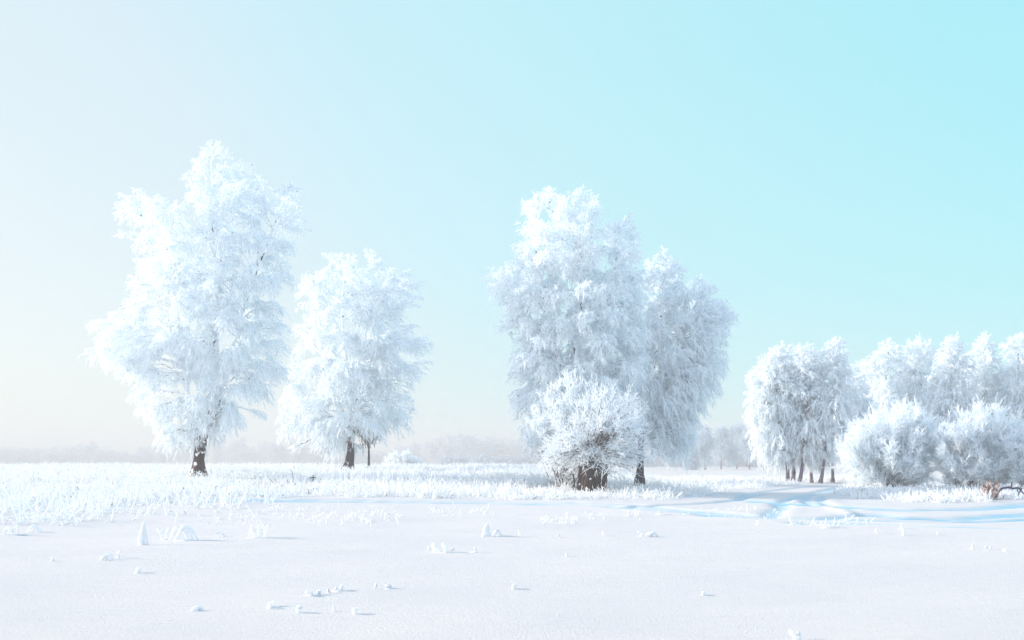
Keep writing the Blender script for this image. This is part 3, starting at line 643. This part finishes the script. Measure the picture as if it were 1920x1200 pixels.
TUFTS = [
    (268, 1022, 46, 24, 4, 'cone', 'pointed white frosted cone in the left foreground, in front of the weeds'),
    (345, 1014, 32, 60, 6, 'arch', 'sprawling heap of bent frosted stalks right of the pointed cone'),
    (308, 1012, 24, 14, 2, 'stalk', 'two leaning frosted stalks between the pointed cone and the sprawling heap'),
    (480, 1008, 26, 32, 7, 'stalk', 'cluster of short frosted stalks right of the sprawling heap'),
    (418, 1006, 12, 14, 2, 'stalk', 'single short frosted stub between the sprawling heap and the stalk cluster'),
    (202, 1050, 10, 26, 3, 'arch', 'low frosted arch nearest in front of the pointed cone, to its left'),
    (223, 1046, 11, 12, 2, 'lump', 'small round snow knob beside the low frosted arch'),
    (99, 1052, 5, 9, 2, 'lump', 'tiny snow knob alone at the far left of the open snow'),
    (258, 1074, 8, 8, 2, 'stalk', 'tiny frosted stub below the pointed cone'),
    (20, 1002, 20, 60, 7, 'stalk', 'row of frosted stubs at the left edge of the picture, before the weeds'),
    (65, 998, 16, 40, 4, 'arch', 'bent frosted stalks beside the row of stubs at the left edge'),
    (912, 1006, 26, 22, 4, 'cone', 'white frosted spikes standing at the left end of the central snow heap'),
    (938, 1005, 14, 34, 4, 'arch', 'low rounded central snow heap with arched stalks'),
    (975, 1006, 16, 10, 1, 'stalk', 'lone frosted stalk right of the central snow heap'),
    (1046, 1008, 8, 8, 1, 'stalk', 'tiny stub far right of the central snow heap'),
    (830, 1036, 18, 40, 7, 'stalk', 'small group of frosted stalks in the middle foreground, left of centre'),
    (806, 1034, 16, 8, 1, 'stalk', 'lone leaning stalk left of the middle foreground group'),
    (888, 1036, 14, 16, 2, 'stalk', 'slanting frosted twig right of the middle foreground group'),
    (1200, 1006, 10, 14, 2, 'lump', 'small snow knob left of the low arch below the dark right trunk'),
    (1222, 1006, 9, 26, 4, 'arch', 'low bluish snow arch below the dark right trunk'),
    (1133, 1004, 12, 8, 1, 'stalk', 'small frosted stub between the snow heap and the low bluish arch'),
    (1063, 1044, 6, 7, 2, 'lump', 'little snow bump alone in the middle of the open snow'),
    (590, 1115, 8, 22, 4, 'stalk', 'faint low row of frosted stubs in the nearer snow'),
    (632, 1110, 10, 22, 4, 'stalk', 'low frosted stubs at the right end of the faint row'),
    (706, 1104, 13, 9, 1, 'stalk', 'short thick frosted peg in the near middle snow'),
    (728, 1104, 9, 14, 2, 'stalk', 'pair of thin pegs just right of the short thick peg'),
    (508, 1140, 12, 14, 3, 'stalk', 'left frosted knob group of the nearest row'),
    (561, 1150, 12, 9, 2, 'lump', 'snow knob between the two ends of the nearest row'),
    (626, 1148, 15, 9, 2, 'cone', 'upright little frost cone of the nearest row'),
    (667, 1152, 10, 16, 3, 'lump', 'white snow lump at the right end of the nearest row'),
    (370, 1146, 5, 24, 3, 'arch', 'flat frosted twig at the left of the nearest row'),
    (963, 1106, 8, 8, 2, 'lump', 'lone snow bead low in the centre of the picture'),
    (1493, 1202, 16, 36, 3, 'lump', 'big snow lump cut by the bottom edge of the picture'),
    (1318, 1118, 4, 9, 2, 'lump', 'small snow pimple with a thin shadow in the right foreground'),
    (1824, 1030, 12, 9, 2, 'cone', 'small frosted peg in the right foreground'),
    (1853, 1031, 6, 14, 2, 'lump', 'low snow lump right of the small frosted peg'),
    (1884, 1034, 6, 9, 1, 'stalk', 'faint stub near the right edge of the open snow'),
    (1694, 1004, 10, 9, 2, 'lump', 'snow knob below the cyan tracks at the right'),
    (1762, 1004, 6, 7, 1, 'stalk', 'thin stub between the snow knob and the right edge'),
    (1645, 1000, 10, 8, 1, 'stalk', 'thin frosted stub left of the snow knob below the tracks'),
    (1690, 992, 10, 10, 2, 'stalk', 'pair of frosted pegs right on the nearest cyan track'),
    (1420, 984, 12, 10, 2, 'stalk', 'frosted peg at the bend of the near track'),
    (1490, 984, 14, 24, 5, 'stalk', 'row of little frosted pegs before the bend of the track'),
    (1550, 990, 10, 22, 5, 'stalk', 'low frosted pegs just right of the bend row'),
    (1572, 990, 10, 8, 2, 'stalk', 'single peg at the right end of the bend row'),
    (1240, 965, 8, 24, 4, 'stalk', 'faint stubs on the snow under the right birch trunk'),
]
for i, t in enumerate(TUFTS): tuft(*t[:6], t[6], 500 + i)
# belts of tiny stubs near the track edge (uncountable)
def stubs():
    rng = np.random.default_rng(45); mb = MB(); zones = [(560, 760, 950, 985, 90), (800, 930, 950, 965, 60), (1010, 1090, 970, 985, 40), (640, 700, 955, 990, 30), (1100, 1220, 960, 975, 30), (1280, 1480, 955, 975, 50), (400, 640, 945, 985, 110), (1480, 1660, 975, 990, 24)]
    S, Dd, L, R = [], [], [], []
    for x0, x1, y0, y1, n in zones:
        for k in range(n):
            py = rng.uniform(y0, y1); D = CAMZ * F / (py - HY); x = (rng.uniform(x0, x1) - 960) / F * D
            S.append((x, D, gz(x, D)[0] - .03)); Dd.append((rng.normal() * .5, rng.normal() * .4, 1)); L.append(rng.uniform(.06, .32)); R.append(rng.uniform(.010, .022))
    L = np.array(L); mb.strands(np.array(S), nrm(np.array(Dd)), L, np.array(R), rng.uniform(0, .9, len(L)), K=5, sides=5, tip=.9, rng=rng)
    tag(mb.build('frosted_stubble', M_FROST, smooth=True), 'scattered frosted stubble between the open snow and the track', 'stubble', kind='stuff')
stubs()

# ------------------------------------------------------------------ small dark things
def dark_branch():
    rng = np.random.default_rng(5); D = 46; mb = MB()
    for pts, r in (([(1868, 925), (1876, 916), (1890, 914), (1900, 916), (1912, 915), (1918, 924), (1924, 930)], .05), ([(1896, 916), (1895, 904)], .035), ([(1912, 915), (1908, 930)], .03), ([(1905, 915), (1912, 928)], .02), ([(1914, 915), (1920, 900)], .02)):
        P = smooth_path([W(a, b, D) + np.array([0, rng.normal() * .1, 0]) for a, b in pts], 14); mb.tubes(P[None], np.linspace(r, r * .6, len(P))[None], 7, rng)
    o = mb.build('fallen_branch', M_DARK, origin=tuple(W(1895, 926, D)), smooth=True); tag(o, 'dark crooked fallen branch lying in the verge at the right edge', 'branch')
dark_branch()
def red_weed():
    rng = np.random.default_rng(6); D = 45.5; mb = MB(); x0 = W(1855, 930, D)[0]
    n = 90; x = x0 + rng.normal(size=n) * .16; y = D + rng.normal(size=n) * .16
    mb.strands(np.stack([x, y, base_z(x, y) - .02], 1), nrm(np.stack([rng.normal(size=n) * .15, rng.normal(size=n) * .15, np.ones(n)], 1)), rng.uniform(.25, .85, n), rng.uniform(.012, .024, n), np.zeros(n), K=4, sides=4, tip=.7, rng=rng)
    tag(mb.build('dry_weed', M_RED, origin=(x0, D, float(gz(x0, D)[0]))), 'reddish dry weed clump beside the dark fallen branch', 'weed'); mb = MB()
    n = 160; x = x0 - .6 + rng.normal(size=n) * .5; y = D + rng.normal(size=n) * .3
    mb.strands(np.stack([x, y, base_z(x, y) - .02], 1), nrm(np.stack([rng.normal(size=n) * .3, rng.normal(size=n) * .2, np.ones(n)], 1)), rng.uniform(.15, .4, n), rng.uniform(.01, .02, n), np.full(n, .3), K=4, sides=4, tip=.7, rng=rng)
    tag(mb.build('dry_grass', M_RED), 'pinkish dry grass in the verge left of the reddish weed', 'grass', kind='stuff')
red_weed()
def small_dark(px, py, D, label, segs, r, name, cat):
    mb = MB(); rng = np.random.default_rng(int(px))
    for pts in segs:
        P = smooth_path([W(a, b, D) for a, b in pts], 8); P[:, 2] += 0; mb.tubes(P[None], np.linspace(r, r * .6, len(P))[None], 6, rng)
    tag(mb.build(name, M_DARK, origin=tuple(W(px, py, D)), smooth=True), label, cat)
small_dark(587, 898, 49, 'tiny dark cross-shaped twig stub in the frosted grass', [[(587, 902), (587, 890)], [(581, 896), (593, 895)]], .03, 'twig_stub', 'twig')
small_dark(506, 905, 50, 'thin dark stem leaning left in the grass between the two left birches', [[(512, 905), (500, 892)]], .013, 'dark_stem', 'stem')
small_dark(538, 905, 50, 'short upright dark stem in the middle of the grass between the two left birches', [[(540, 905), (536, 890)]], .012, 'dark_stem', 'stem')
small_dark(549, 905, 50, 'curved dark stem, rightmost of those between the two left birches', [[(550, 905), (548, 886), (543, 880)]], .012, 'dark_stem', 'stem')

# ------------------------------------------------------------------ haze
def haze(density):
    x0, x1, y0, y1, z0, z1 = -760, 760, -170, 960, -4.0, 22.0
    v = np.array([(x, y, z) for z in (z0, z1) for y in (y0, y1) for x in (x0, x1)])
    q = np.array([(0, 2, 3, 1), (4, 5, 7, 6), (0, 1, 5, 4), (2, 6, 7, 3), (0, 4, 6, 2), (1, 3, 7, 5)])
    me = raw_mesh('haze', v, q); m, n, l = newmat('haze'); o = n.new('ShaderNodeOutputMaterial'); p = n.new('ShaderNodeVolumePrincipled')
    p.inputs['Color'].default_value = (.66, .665, .66, 1); p.inputs['Density'].default_value = density; p.inputs['Anisotropy'].default_value = 0
    l.new(p.outputs[0], o.inputs['Volume']); me.materials.append(m)
    ob = bpy.data.objects.new('haze', me); scene.collection.objects.link(ob); tag(ob, kind='stuff')
haze(.0024)
